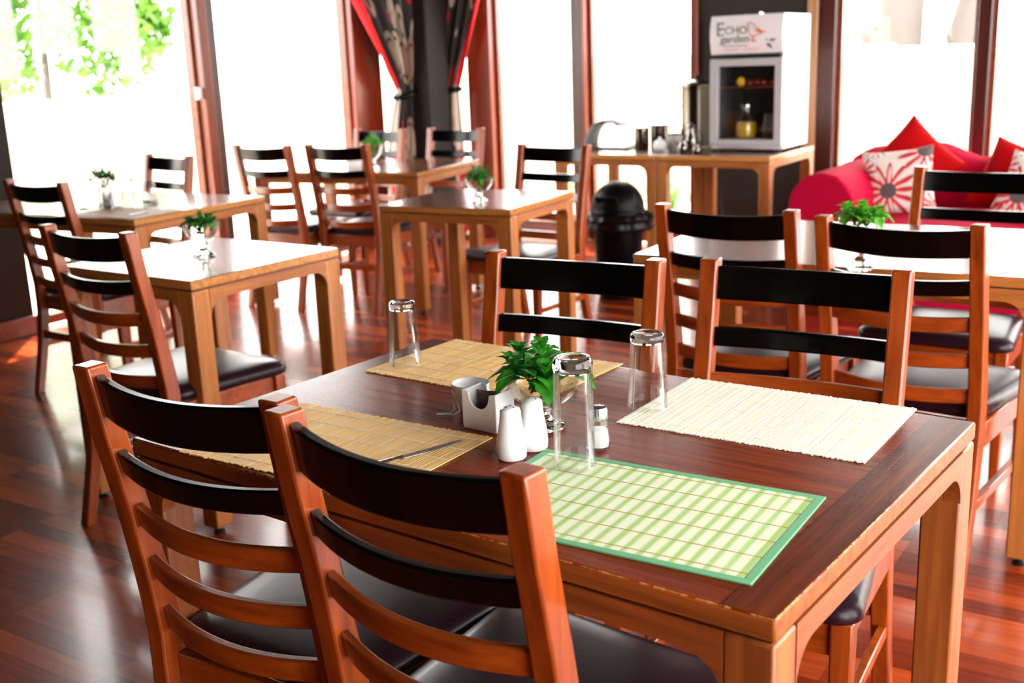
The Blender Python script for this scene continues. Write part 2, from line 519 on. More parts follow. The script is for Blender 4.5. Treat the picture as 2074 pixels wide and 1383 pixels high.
for n, (a, b) in enumerate(((-.55, 1.25), (1.35, 3.15), (3.25, 5.05), (5.15, 6.95))):
    window_u(11 + n, a, b, UR + .06)
# a small catch on the left window post
tag(MB().box((UL - .0, 4.70, 1.17), (.03, .03, .07)).obj('window_catch', 'ceramic', bevel=.006), 'small white window catch on the post left of the bright garden window', 'catch')

# outside
struct(MB().grid(1, 1, lambda a, b: (-14 + a * 24, -8 + b * 24, -.06)).obj('ground', 'patio', smooth=False))
mb = MB()
mb.box((-1.0, 10.1, .57), (15.6, .2, 1.26)); mb.box((-1.0, 10.1, 1.24), (15.6, .26, .07))
g = mb.obj('garden_wall', 'garden_wall', bevel=.01)
tag(g, 'cream rendered garden wall outside the right-hand windows', 'wall'); g['kind'] = 'structure'
mb = MB()
mb.box((-2.67, 10.06, .57), (.145, .3, 1.3)); mb.box((-2.67, 10.06, 1.27), (.2, .36, .07))
g = mb.obj('wall_pier', 'garden_wall', bevel=.01); g['kind'] = 'structure'
mb = MB()
mb.box((-8.75, 2.0, .5), (.2, 16.2, 1.12)); mb.box((-8.75, 2.0, 1.06), (.26, 16.2, .07))
g = mb.obj('garden_wall_side', 'garden_wall', bevel=.01); g['kind'] = 'structure'
g.name = 'garden_wall.001'

# ------------------------------------------------------------------ trees outside
def trunk_mesh(pts, rad, seed):
    mb = MB()
    random.seed(seed)
    mb.tube(pts, rad, 14)
    for v in mb.bm.verts:
        n = noise.noise(v.co * 3.1 + Vector((seed, 0, 0)))
        v.co += Vector((v.co.x - pts[0][0], v.co.y - pts[0][1], 0)).normalized() * n * .05
    return mb
def leaf_cloud(centres, n, size, seed):
    rnd = random.Random(seed); mb = MB()
    for k in range(n):
        c, r = centres[k % len(centres)]
        d = Vector((rnd.gauss(0, 1), rnd.gauss(0, 1), rnd.gauss(0, 1))).normalized() * r * rnd.random() ** .4
        p = Vector(c) + d; s = size * rnd.uniform(.6, 1.3)
        q = Matrix.Rotation(rnd.uniform(0, 6.28), 3, 'Z') @ Matrix.Rotation(rnd.uniform(-1, 1), 3, 'X')
        vv = [mb.bm.verts.new(p + q @ Vector(x) * s) for x in ((0, -.5, 0), (.28, -.1, .05), (.2, .25, .02), (0, .6, -.08), (-.2, .25, .02), (-.28, -.1, .05))]
        mb.bm.faces.new(vv)
    return mb
def tree(loc, pts, rad, clouds, n, size, label, seed, burl=None):
    t = thing('garden_tree', label, 'tree', loc, 0, 'trees beyond the garden wall')
    mb = trunk_mesh(pts, rad, seed)
    if burl:
        for (bx, by, bz, br) in burl:
            g = bmesh.ops.create_icosphere(mb.bm, subdivisions=3, radius=br)['verts']
            for v in g: v.co = v.co * (1 + .2 * noise.noise(v.co * 9)) + Vector((bx, by, bz))
    mb.obj('trunk', 'bark', t, ang=180)
    leaf_cloud(clouds, n, size, seed).obj('foliage', 'tree_leaf', t, smooth=False)
    return t
tree((-3.12, 12.5, 0), [(0, 0, -.06), (0, 0, .8), (.01, 0, 1.4), (.03, .02, 2.2), (0, .1, 3.2)], [.34, .27, .24, .22, .18],
     [((-.5, .8, 2.2), .5), ((-.9, 1.2, 3.2), .8), ((.8, .9, 3.6), .8)], 220, .13, 'thick pale grey tree trunk with a burl, left of the two outside', 3, [(-.26, -.05, 1.38, .13), (-.16, -.08, 1.33, .12)])
tree((-2.42, 12.7, 0), [(-.03, 0, -.06), (-.02, 0, .8), (0, 0, 1.35), (.09, .02, 1.9), (.2, .1, 3.0)], [.34, .3, .23, .18, .15],
     [((.9, .6, 3.4), .8), ((.5, .9, 2.7), .5)], 160, .13, 'gnarled brown grey tree trunk beside the dark window mullion outside', 5, [(-.12, -.08, 1.33, .12), (.12, -.1, 1.3, .14), (.02, -.12, 1.5, .08)])
tree((-11.6, 8.2, 0), [(0, 0, -.06), (.05, 0, 1.2), (.0, .1, 2.4), (.1, 0, 3.4)], [.05, .045, .04, .03],
     [((.2, -.8, 1.5), .55), ((.1, -.3, 2.3), .75), ((.5, .5, 1.6), .6), ((.2, .9, 2.4), .7), ((.4, -1.4, 2.2), .6), ((0, 1.5, 1.9), .45)], 3600, .17, 'leafy bright green tree beyond the low wall at left', 9)
tree((-12.0, 5.6, 0), [(0, 0, -.06), (.05, 0, 1.2), (.0, .1, 2.4), (.1, 0, 3.4)], [.05, .045, .04, .03],
     [((.2, .5, 1.5), .6), ((.1, -.3, 2.2), .7), ((.5, .9, 2.3), .6)], 1400, .17, 'leafy tree at the far left edge of the left window', 11)
def strappy(loc, n, h, seed, label):
    rnd = random.Random(seed); mb = MB()
    for k in range(n):
        a = rnd.uniform(0, 2 * PI); L = h * rnd.uniform(.7, 1.15); lean = rnd.uniform(.15, .75); wd = rnd.uniform(.010, .018)
        d = Vector((math.cos(a), math.sin(a), 0)); sd = Vector((-d.y, d.x, 0)); prev = None
        for i in range(7):
            t = i / 6
            p = d * (lean * L * t ** 1.6) + Vector((0, 0, L * (t - .35 * lean * t ** 3)))
            ww = wd * (1 - t ** 2) + .001
            pr = [mb.bm.verts.new(p - sd * ww), mb.bm.verts.new(p + Vector((0, 0, -.003))), mb.bm.verts.new(p + sd * ww)]
            if prev:
                mb.bm.faces.new((prev[0], prev[1], pr[1], pr[0])); mb.bm.faces.new((prev[1], prev[2], pr[2], pr[1]))
            prev = pr
    return tag(mb.obj('strappy_plant', 'strap', loc=loc), label, 'plant', 'strappy plants outside the window')
strappy((-4.0, 7.75, -.06), 34, .62, 1, 'strappy green plant outside behind the swing-top bin')
strappy((-3.62, 7.8, -.06), 34, .55, 2, 'strappy green plant outside, seen under the left sideboard near its right leg')
strappy((-4.5, 7.8, -.06), 26, .5, 3, 'strappy green plant outside behind the chair at the small middle table')
strappy((-3.3, 7.7, -.06), 24, .42, 4, 'low strappy plant outside, seen beside the hanging cable')

# ------------------------------------------------------------------ curtains
def curtain(name, axis, fixed, top0, top1, tie0, tie1, bot0, bot1, label, flip):
    """tied-back drape: width interpolated down the height, folds as ripples; u=0 is the outer edge"""
    def edge(z):
        zt = 1.09
        if z > zt:
            t = (z - zt) / (2.4 - zt); t2 = t
            return (tie0 + (top0 - tie0) * t2, tie1 + (top1 - tie1) * t2)
        t = (zt - z) / zt; t2 = min(1, t * 2.2) ** .7
        return (tie0 + (bot0 - tie0) * t2, tie1 + (bot1 - tie1) * t2)
    def f(a, b):
        z = .03 + b * 2.38
        e0, e1 = edge(z)
        p = e0 + (e1 - e0) * a
        amp = .035 * min(1, abs(e1 - e0) / .25) + .006
        q = fixed + amp * math.sin(a * PI * 11 + .6 * math.sin(z * 2)) + .012 * math.sin(a * 23 + z * 3)
        return (q, p, z) if axis == 'u' else (p, q, z)
    t = thing(name, label, 'curtain', ((fixed, (tie0 + tie1) / 2, 0) if axis == 'u' else ((tie0 + tie1) / 2, fixed, 0)), 0, 'curtains tied back at the corner column')
    off = Vector(t.location)
    mb = MB().grid(56, 60, lambda a, b: Vector(f(a, b)) - off, uv=lambda a, b: (a if not flip else a, b))
    o = mb.obj('drape', 'curtain', t, ang=180)
    s = o.modifiers.new('solid', 'SOLIDIFY'); s.thickness = .004
    tc = (tie0 + tie1) / 2; hw = abs(tie1 - tie0) / 2 + .02
    pts = []
    for k in range(20):
        a = 2 * PI * k / 20
        l, d = hw * math.cos(a), .06 * math.sin(a)
        pts.append(Vector((fixed + d, tc + l, 1.08 + .02 * math.cos(a))) - off if axis == 'u' else Vector((tc + l, fixed + d, 1.08 + .02 * math.cos(a))) - off)
    MB().tube(pts, .022, 8, closed=True).obj('tieback', 'black_plastic', t)
    return t
curtain('curtain', 'u', -5.03, 5.50, 6.60, 6.40, 6.52, 6.24, 6.52, 'dark leaf-print curtain with a red edge, left of the dark column', False)
curtain('curtain', 'v', 6.84, -4.38, -5.08, -4.84, -5.05, -4.83, -5.08, 'dark leaf-print curtain with a red edge, right of the dark column', True)

# ------------------------------------------------------------------ dining chairs
YP = [(.904, 0), (.80, .016), (.68, .04), (.56, .060), (.46, .074), (.36, .072), (.2, .048), (0, .0)]
def ypost(z):
    for (z1, y1), (z0, y0) in zip(YP[:-1], YP[1:]):
        if z >= z0: return y0 + (y1 - y0) * (z - z0) / (z1 - z0)
    return YP[-1][1]
def chair_parts(root):
    hx = .185
    for sx in (-1, 1):
        rows = []
        for i in range(25):
            z = .904 * i / 24
            d = .019 + .004 * math.exp(-((z - .44) / .14) ** 2) - .003 * (1 - min(1, z / .3))
            wx = .0178
            y = ypost(z)
            rows.append([(sx * hx - wx, y - d, z), (sx * hx + wx, y - d, z), (sx * hx + wx, y + d, z), (sx * hx - wx, y + d, z)])
        MB().rings(rows).obj('back_post', 'post_wood', root, bevel=.004, ang=30)
        rows = []
        for z, k, yo in ((0, .013, .45), (.2, .0165, .447), (.36, .0185, .445), (.413, .0185, .445)):
            x = sx * .2
            rows.append([(x - k, yo - k, z), (x + k, yo - k, z), (x + k, yo + k, z), (x - k, yo + k, z)])
        MB().rings(rows).obj('front_leg', 'post_wood', root, bevel=.004, ang=30)
        MB().box((sx * .19, .252, .2), (.018, .375, .026)).obj('stretcher', 'post_wood', root, bevel=.003)
    for (z1, z0, mt) in ((.890, .824, 'black_slat'), (.770, .732, 'black_slat'), (.679, .641, 'rail_wood'), (.588, .550, 'rail_wood'), (.498, .460, 'rail_wood')):
        rows = []; zc = (z0 + z1) / 2
        for i in range(17):
            x = -.170 + .340 * i / 16
            b = -.034 * (1 - (x / .170) ** 2); dz = -.006 * (1 - (x / .170) ** 2)
            th = .0085
            rows.append([(x, ypost(z0) + b - th, z0 + dz), (x, ypost(z0) + b + th, z0 + dz), (x, ypost(z1) + b + th, z1 + dz), (x, ypost(z1) + b - th, z1 + dz)])
        MB().rings(rows).obj('slat', mt, root, bevel=.004, ang=30)
    # seat pad
    out = []
    hb, hf, y0, y1 = .197, .231, .085, .485
    n = 12
    def rect(ins):
        pts = []
        r = .045
        cs = [(hf - r - ins, y1 - r - ins, 0), (-(hf - r - ins), y1 - r - ins, 90), (-(hb - r - ins), y0 + r + ins, 180), (hb - r - ins, y0 + r + ins, 270)]
        for cx, cy, a0 in cs:
            for k in range(n + 1):
                a = R(a0 + 90 * k / n); pts.append((cx + r * math.cos(a), cy + r * math.sin(a)))
        return pts
    rows = []
    for ins, z in ((.012, .412), (.002, .418), (0, .430), (.004, .441), (.015, .449), (.035, .454), (.07, .457), (.11, .459), (.15, .460)):
        rows.append([(x, y, z) for x, y in rect(ins)])
    MB().rings(rows).obj('seat', 'leather', root, ang=60)
    mb = MB()
    mb.box((0, .445, .379), (.362, .02, .065)).box((0, .085, .380), (.334, .02, .062))
    for sx in (-1, 1): mb.box((sx * .193, .265, .379), (.02, .34, .065))
    mb.obj('seat_frame', 'rail_wood', root, bevel=.003)
    MB().box((0, .058, .245), (.334, .018, .036)).obj('stretcher', 'rail_wood', root, bevel=.003)
CH = [  # centre of the back, turn, label
 ((-1.168, .967), -.4, 'nearest left ladder-back chair, its black top rail leaning over the big table'),
 ((-.758, .913), -6.3, 'nearest ladder-back chair in the middle foreground, in front of the green striped mat'),
 ((-1.142, 2.003), 183.5, 'ladder-back chair facing the camera behind the mint bowl on the big table'),
 ((-.675, 2.077), 183, 'ladder-back chair facing the camera behind the pale cream mat'),
 ((-2.591, 1.897), -3.6, 'ladder-back chair with a seat shining white, at the small left table'),
 ((-4.007, 2.730), -2.6, 'ladder-back chair at far left beside the grey wall'),
 ((-4.469, 3.806), 171.1, 'ladder-back chair facing the camera across the left window table'),
 ((-4.412, 4.39), 1.1, 'left one of two ladder-back chairs turned away at the rear corner table'),
 ((-3.955, 4.475), 3.5, 'right one of two ladder-back chairs turned away at the rear corner table'),
 ((-4.56, 5.58), 177.9, 'ladder-back chair facing the camera in front of the left curtain'),
 ((-4.03, 5.66), 180.7, 'ladder-back chair facing the camera in front of the right curtain'),
 ((-2.714, 4.602), 175.8, 'ladder-back chair facing the camera behind the small middle table'),
 ((-1.122, 2.785), -3.1, 'ladder-back chair turned away at the right table, near the swing-top bin'),
 ((-.649, 2.688), -6.0, 'ladder-back chair turned away at the right table, in front of its mint bowl'),
 ((-.695, 3.900), 177.5, 'ladder-back chair on the far side of the right table, before the pink sofa'),
]
ch0 = None
for (x, y), a, lab in CH:
    if ch0 is None:
        ch0 = thing('dining_chair', lab, 'chair', (x, y, 0), R(a), 'ladder-back dining chairs')
        chair_parts(ch0)
    else:
        dup(ch0, (x, y, 0), R(a), lab)

# ------------------------------------------------------------------ tables
def table(loc, rot, tw, td, topmat, label, group, H=.75, leg=.06, lm='table_leg', am='table_apron'):
    t = thing('dining_table' if group[0] == 'd' else 'sideboard_table', label, 'table', (*loc, 0), R(rot), group)
    o = MB().box((0, 0, -.0135), (tw, td, .027)).obj('tabletop', topmat, t, bevel=.0035)
    o.location = (0, 0, H)
    hx, hy = tw / 2, td / 2
    zt = H - .0305; za = H - .062
    for sx in (-1, 1):
        for sy in (-1, 1):
            cx, cy = sx * (hx - leg / 2 - .0005), sy * (hy - leg / 2 - .0005)
            lo = MB().box((cx, cy, (zt + .022) / 2), (leg, leg, zt - .022)).obj('leg', lm, t, bevel=.004)
            MB().lathe([(0, 0), (.016, 0), (.018, .006), (.008, .012), (.007, .024), (0, .024)], 16, (cx, cy, 0)).obj('foot_glide', 'rubber', lo)
    fr = .05
    def apron(L, y0, y1):
        """board with its lower edge swept down into the legs by quarter-round brackets"""
        cols = [(-L, za - fr)]
        for k in range(9):
            a = R(180 - 90 * k / 8); cols.append((-L + fr + fr * math.cos(a) + (.0002 if k == 0 else 0), za - fr + fr * math.sin(a)))
        cols += [(-x, z) for x, z in cols[::-1]]
        return MB().rings([[(x, y0, z), (x, y1, z), (x, y1, zt), (x, y0, zt)] for x, z in cols])
    for sy in (-1, 1):
        apron(hx - leg - .0005, sy * (hy - .0005), sy * (hy - .0245)).obj('apron', am, t, ang=25)
    for sx in (-1, 1):
        a = apron(hy - leg - .0005, hx - .0005, hx - .0245).obj('apron', am, t, ang=25)
        a.rotation_euler.z = R(90) * sx
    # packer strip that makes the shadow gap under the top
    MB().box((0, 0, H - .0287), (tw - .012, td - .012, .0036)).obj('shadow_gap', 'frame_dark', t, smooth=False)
    return t
tm_big = top_mat('big_table_top', (88, 28, 7), (146, 56, 16), (160, 84, 34), 1.078 / 2, .727 / 2, .7, .0, .24, .2)
tm_small = top_mat('small_table_top', (90, 44, 22), (140, 78, 40), (206, 134, 66), .602 / 2, .584 / 2, .4, .8)
tm_side = top_mat('long_table_top', (90, 44, 22), (140, 78, 40), (196, 124, 60), 1.12 / 2, .765 / 2, .4, .8)
table((-.850, 1.391), -4.3, 1.078, .727, tm_big, 'big worn red-brown dining table in the foreground with four place mats', 'dining tables', leg=.058, lm='worn_leg', am='worn_apron')
table((-2.644, 2.334), -2.0, .602, .584, tm_small, 'small square dining table at left with only a mint bowl, top shining white', 'dining tables')
table((-2.615, 3.811), 5.2, .602, .584, tm_small, 'small square dining table in the middle of the room with a mint bowl', 'dining tables')
table((-.885, 3.235), 1.8, 1.093, .765, tm_side, 'long dining table at right with shining top, before the pink sofa', 'dining tables')
table((-4.204, 3.190), 3.5, 1.2, .759, tm_side, 'dining table at far left by the window, laid with a brown mat and glasses', 'dining tables')
table((-4.104, 4.90), 8.9, 1.031, .741, tm_side, 'dining table in the rear corner before the curtained column', 'dining tables')
table((-2.382, 6.085), 0, .655, .73, tm_small, 'wooden sideboard table carrying the glass-door fridge', 'sideboard tables')
table((-3.045, 6.085), 0, .655, .73, tm_small, 'wooden sideboard table left of the fridge, carrying the wire rack', 'sideboard tables')

# ------------------------------------------------------------------ place mats
TZ = .7502
def stick_mat(loc, rot, L, W_, mat, label, seed, nthread=6, threadmat='string', n=150):
    rnd = random.Random(seed)
    t = thing('place_mat', label, 'place mat', (*loc, TZ), R(rot), 'place mats')
    mb = MB()
    for k in range(n):
        x = -L / 2 + L * (k + .5) / n
        w2 = W_ / 2 + rnd.gauss(0, .0012); w1 = -W_ / 2 + rnd.gauss(0, .0012); z = .0009 + rnd.uniform(0, .0006)
        mb.box((x, (w1 + w2) / 2, z), (L / n * .97, w2 - w1, .0016))
    mb.obj('slats', mat, t, smooth=False)
    mb = MB()
    for k in range(nthread):
        y = -W_ / 2 + W_ * (k + .5) / nthread
        mb.tube([(-L / 2 + L * i / 60, y + .0005 * math.sin(i * 1.9), .0021 + .0004 * math.sin(i * 2.6)) for i in range(61)], .0007, 5)
    mb.obj('thread', threadmat, t)
    return t
stick_mat((-1.118, 1.652), -3.8, .395, .27, 'bamboo', 'tan bamboo place mat at the far left of the big table, under the left tumbler', 1)
stick_mat((-.572, 1.602), -1.2, .385, .272, 'bamboo_pale', 'pale cream place mat on the big table in front of the far right chair', 2, 0 + 5, 'bamboo_pale')
stick_mat((-1.097, 1.19), -.6, .39, .268, 'bamboo', 'tan bamboo place mat with a knife on it, behind the nearest left chair', 3)
stick_mat((-3.80, 2.98), 2.5, .40, .26, 'bamboo_brown', 'brown place mat on the far left window table', 4, 5, 'bamboo_brown')
t = thing('place_mat', 'green and white striped place mat with a green bound edge, nearest on the big table', 'place mat', (-.594, 1.180, TZ), R(.8), 'place mats')
L_, W_ = .41, .272
MB().box((0, 0, .001), (L_ - .01, W_ - .01, .0018)).obj('woven_panel', 'green_mat', t, smooth=False)
mb = MB()
for sy in (-1, 1): mb.box((0, sy * (W_ / 2 - .005), .0013), (L_, .011, .0028))
for sx in (-1, 1): mb.box((sx * (L_ / 2 - .006), 0, .0013), (.012, W_ - .0222, .0028))
mb.obj('binding', 'green_binding', t, bevel=.001)
mb = MB()
for k in range(6):
    y = -W_ / 2 + .022 + (W_ - .044) * k / 5
    mb.tube([(-L_ / 2 + .012 + (L_ - .024) * i / 40, y, .0021 + .0002 * math.sin(i * 3)) for i in range(41)], .00045, 4)
mb.obj('thread', 'brown_thread', t)

# ------------------------------------------------------------------ tumblers (upside down)
def tumbler(name, loc, rt_, rb, h, label, group=None):
    """upside down: thin wall flaring to the rim at z=0, thick clear base on top"""
    t = thing(name, label, 'glass', loc, 0, group)
    rs = rb + (rt_ - rb) * .12
    MB().lathe([(rs, h * .872), (rb + (rt_ - rb) * .5, h * .45), (rt_, .0015), (rt_ - .0007, 0), (rt_ - .0015, .0015), (rb + (rt_ - rb) * .5 - .0018, h * .45), (rs - .0028, h * .868)], 48).obj('wall', 'thin_glass', t, ang=60)
    MB().lathe([(0, h * .87), (rb * .75, h * .868), (rs - .001, h * .873), (rb + .0002, h * .89), (rb + .0010, h * .93), (rb + .0004, h * .97), (rb - .003, h - .0005), (rb * .75, h), (rb * .64, h - .0025), (0, h - .0035)], 48).obj('base', 'glass', t, ang=40)
    return t
tumbler('tumbler', (-1.282, 1.600, TZ + .0024), .0305, .024, .122, 'upturned clear tumbler on the far left tan mat of the big table', 'upturned tumblers')
tumbler('tumbler', (-.757, 1.560, TZ + .0024), .0325, .0265, .124, 'upturned clear tumbler at the corner of the pale cream mat', 'upturned tumblers')
tumbler('tumbler', (-.731, 1.274, TZ + .0030), .0295, .027, .156, 'tallest upturned clear glass, on the green mat corner', 'upturned tumblers')
tumbler('tumbler', (-3.965, 3.02, TZ + .0024), .031, .025, .13, 'left upturned tumbler on the brown mat of the far left table', 'upturned tumblers')
tumbler('tumbler', (-3.905, 3.09, TZ + .0024), .031, .025, .124, 'right upturned tumbler on the brown mat of the far left table', 'upturned tumblers')

# ------------------------------------------------------------------ mint bowls
def glass_bowl(loc, h, label):
    t = thing('glass_bowl', label, 'bowl', loc, 0, 'footed glass bowls')
    k = h / .0865
    sc_ = lambda pr: [(r, z * k) for r, z in pr]
    MB().lathe(sc_([(0, .004), (.03, 0), (.035, .002), (.034, .006), (.017, .014), (.010, .022), (.012, .030), (.020, .036), (0, .0365)]), 12).obj('foot', 'glass', t, ang=25)
    MB().lathe(sc_([(0, .037), (.020, .0368), (.034, .045), (.046, .056), (.054, .072), (.058, .086), (.057, .0872), (.0562, .086), (.052, .072), (.044, .058), (.032, .047), (.018, .039), (0, .0385)]), 48).obj('bowl', 'thin_glass', t, ang=70)
    return t
def mint_leaf(mb, p, d, upv, L, rnd):
    """serrated, folded ovate leaf from p along d"""
    d = d.normalized(); sd = d.cross(upv).normalized(); nv = sd.cross(d).normalized()
    n = 8; rows = []
    for i in range(n + 1):
        t = i / n
        wd = L * .34 * math.sin(PI * (t ** .8)) ** .9 * (1 + (.16 if i % 2 else -.08))
        if i in (0, n): wd = L * .01
        c = p + d * L * t + nv * (.12 * L * math.sin(t * PI) - .18 * L * t * t)
        rows.append((mb.bm.verts.new(c - sd * wd + nv * wd * .35), mb.bm.verts.new(c - sd * wd * .5 + nv * wd * .24), mb.bm.verts.new(c), mb.bm.verts.new(c + sd * wd * .5 + nv * wd * .24), mb.bm.verts.new(c + sd * wd + nv * wd * .35)))
    for a, b in zip(rows[:-1], rows[1:]):
        for k in range(4): mb.bm.faces.new((a[k], a[k + 1], b[k + 1], b[k]))
def mint_mesh(seed, zr, nspr, leafL, droop=True, spread=.045, hgt=.05):
    rnd = random.Random(seed); lv = MB(); st = MB()
    for s in range(nspr):
        a = 2 * PI * s / max(nspr - 1, 1) + rnd.uniform(-.3, .3); rr = spread * (0 if s == 0 else rnd.uniform(.65, 1))
        base = Vector((math.cos(a) * rr * .25, math.sin(a) * rr * .25, zr * .55))
        tip = Vector((math.cos(a) * rr * 1.1, math.sin(a) * rr * 1.1, zr + hgt * rnd.uniform(.3, 1) * (1.1 if s == 0 else .8)))
        st.tube([base, (base + tip) / 2 + Vector((0, 0, .005)), tip], .0013, 5)
        ax = (tip - base).normalized()
        for lev in range(4):
            t = .5 + .5 * lev / 3
            p = base + (tip - base) * t
            L = leafL * (1.05 - .2 * lev) * rnd.uniform(.85, 1.15)
            for k in range(2 if lev < 3 else 4):
                b = a + lev * PI / 2 + k * (PI if lev < 3 else PI / 2) + rnd.uniform(-.3, .3)
                d = Vector((math.cos(b), math.sin(b), .25 + .3 * lev + rnd.uniform(-.25, .25)))
                mint_leaf(lv, p, d, Vector((0, 0, 1)), L, rnd)
    for k in range(26):
        b = rnd.uniform(0, 2 * PI); zz = zr * rnd.uniform(.15, .95); rr = .030 * (zz / zr) ** .6
        d = Vector((math.cos(b + 2.2), math.sin(b + 2.2), rnd.uniform(.1, .6)))
        mint_leaf(lv, Vector((math.cos(b) * rr * .7, math.sin(b) * rr * .7, zz)), d, Vector((0, 0, 1)), min(leafL * .6, .012 + rr * .7), rnd)
    if droop:
        for k in range(7):
            b = 2 * PI * k / 7 + rnd.uniform(-.3, .3); d = Vector((math.cos(b), math.sin(b), -.35 + rnd.uniform(-.3, .3)))
            mint_leaf(lv, Vector((math.cos(b) * .035, math.sin(b) * .035, zr + .008)), d, Vector((0, 0, 1)), leafL * 1.05, rnd)
    return lv, st
def mint_bowl(loc, seed, h, L, nspr, lab_b, lab_m, mat='mint', scale=1, spread=.045, hgt=.05):
    b = glass_bowl((*loc, TZ), h, lab_b)
    m = thing('mint_bunch', lab_m, 'herb', (*loc, TZ + h * .48), 0, 'bunches of mint')
    lv, st = mint_mesh(seed, h * .47, nspr, L, True, spread, hgt)
    lv.obj('leaves', mat, m, ang=70); st.obj('stems', mat, m)
    for o in (b, m): o.scale = (scale,) * 3
mint_bowl((-.858, 1.402), 1, .080, .052, 8, 'footed glass bowl holding mint at the centre of the big table', 'mint bunch in the glass bowl on the big foreground table', hgt=.05, spread=.056)
mint_bowl((-2.637, 2.340), 2, .104, .036, 12, 'footed glass bowl on the small left table', 'dark mint bunch on the small left table', hgt=.03)
mint_bowl((-2.533, 3.702), 3, .095, .034, 10, 'footed glass bowl on the small middle table', 'mint bunch on the small middle table', scale=1, hgt=.06)
mint_bowl((-.775, 2.832), 4, .138, .046, 10, 'footed glass bowl on the right-hand table behind a chair back', 'pale bright green mint bunch on the right-hand table', 'mint_light', hgt=.035)
mint_bowl((-4.136, 3.154), 5, .115, .04, 8, 'footed glass bowl on the far left window table', 'mint bunch on the far left window table', hgt=.05)
mint_bowl((-3.888, 4.688), 6, .14, .04, 8, 'tall footed glass bowl on the rear corner table', 'mint bunch on the rear corner table', 'mint_light', hgt=.06)

# ------------------------------------------------------------------ crockery and cruets on the big table
def shaker(loc, label, n):
    t = thing('pepper_shaker' if n == 3 else 'salt_shaker', label, 'shaker', (*loc, TZ), 0, 'white ceramic shakers')
    MB().lathe([(0, .001), (.019, 0), (.0215, .003), (.022, .012), (.021, .028), (.0175, .048), (.0155, .062), (.015, .071), (.0135, .0745), (.008, .0765), (0, .077)], 36).obj('body', 'ceramic', t, ang=60)
    mb = MB()
    for k in range(n):
        a = 2 * PI * k / n
        mb.lathe([(0, .0774), (.0014, .0772), (.0014, .0745), (0, .0745)], 8, (.006 * math.cos(a), .006 * math.sin(a), 0))
    mb.obj('holes', 'hole', t)
shaker((-.829, 1.264), 'white ceramic shaker nearer the camera, with holes in its top', 3)
shaker((-.822, 1.312), 'white ceramic shaker half behind the other one, touching the glass bowl', 2)
t = thing('glass_salt_shaker', 'faceted glass salt shaker with a metal cap, half full of salt', 'shaker', (-.736, 1.353, TZ))
MB().lathe([(0, .001), (.016, 0), (.0185, .004), (.0185, .012), (.0145, .038), (.0125, .048), (.0105, .047), (.0125, .037), (.0165, .012), (.0160, .005), (0, .005)], 8).obj('body', 'thin_glass', t, ang=20)
MB().lathe([(0, .0055), (.0155, .0058), (.0160, .012), (.0134, .031), (0, .032)], 8).obj('salt', 'salt', t)
MB().lathe([(.0125, .046), (.0142, .046), (.0146, .049), (.0142, .052), (.0142, .060), (.0125, .064), (.008, .0655), (0, .066)], 28).obj('cap', 'steel', t)
mb = MB()
for k in range(6):
    a = 2 * PI * k / 6; mb.lathe([(0, .0662), (.0011, .066), (.0011, .064), (0, .064)], 8, (.0065 * math.cos(a), .0065 * math.sin(a), 0))
mb.obj('holes', 'hole', t)
# white sugar holder with a scooped front
t = thing('sachet_holder', 'white ceramic sachet holder with a scooped notch, in front of the small white cup', 'holder', (-.936, 1.366, TZ), R(-4))
hw, hd, hh = .033, .024, .062
def notch():
    p = [(-hw * .94, 0), (-hw, .006), (-hw, hh)]
    p += [(-hw * .62, hh - .002)]
    for k in range(13):
        a = R(180 + 180 * k / 12); p.append((.019 * math.cos(a), hh - .006 + .021 * math.sin(a)))
    p += [(hw * .62, hh - .002), (hw, hh), (hw, .006), (hw * .94, 0)]
    return p
mb = MB()
for sy in (-1, 1): mb.prism(notch(), lambda q: (q[0], sy * hd, q[1]), lambda q: (q[0], sy * (hd - .004), q[1]))
for sx in (-1, 1): mb.box((sx * (hw - .002), 0, hh / 2), (.004, 2 * hd - .002, hh))
mb.box((0, 0, .004), (2 * hw * .96, 2 * hd - .006, .006))
mb.obj('body', 'ceramic', t, bevel=.0012, ang=30)
for k, (x, y, a, mt) in enumerate(((.006, .008, .15, 'sachet'), (-.004, -.002, -.1, 'sachet2'), (.010, -.010, .2, 'sachet'))):
    o = MB().box((0, 0, 0), (.038, .0022, .05)).obj('sachet', mt, bevel=.0006)
    o.matrix_world = Matrix.Translation((-.936, 1.366, TZ)) @ Matrix.Rotation(R(-4), 4, 'Z') @ Matrix.Translation((x * .8, y, .033)) @ Matrix.Rotation(a, 4, 'X') @ Matrix.Rotation(.1 * (k - 1), 4, 'Y')
    tag(o, ('dark purple sachet at the back of the white holder', 'brownish sachet in the middle of the white holder', 'dark purple sachet at the front of the white holder')[k], 'sachet', 'sachets in the white holder')
# cup wrapped in string
t = thing('cup', 'small white cup tied round with string, behind the sachet holder', 'cup', (-1.010, 1.425, TZ))
MB().lathe([(0, .001), (.019, 0), (.021, .003), (.027, .02), (.0315, .044), (.0315, .047), (.030, .047), (.0255, .02), (.019, .006), (0, .005)], 36).obj('body', 'ceramic', t, ang=60)
mb = MB()
for z, ph in ((.030, 0), (.033, 1.2)):
    rr = .0298 + (z - .03) * .19
    mb.tube([(rr * math.cos(a * PI / 18), rr * math.sin(a * PI / 18), z + .0012 * math.sin(a * .9 + ph)) for a in range(36)], .0014, 6, closed=True)
mb.tube([(-.01, -.029, .03), (-.014, -.031, .02), (-.012, -.030, .008), (-.018, -.036, .002), (-.028, -.044, .0016), (-.036, -.047, .0016)], .0012, 6)
mb.tube([(-.006, -.029, .03), (-.005, -.031, .018), (-.002, -.030, .006), (-.010, -.038, .0016), (-.024, -.040, .0016)], .0012, 6)
mb.obj('string', 'string', t)
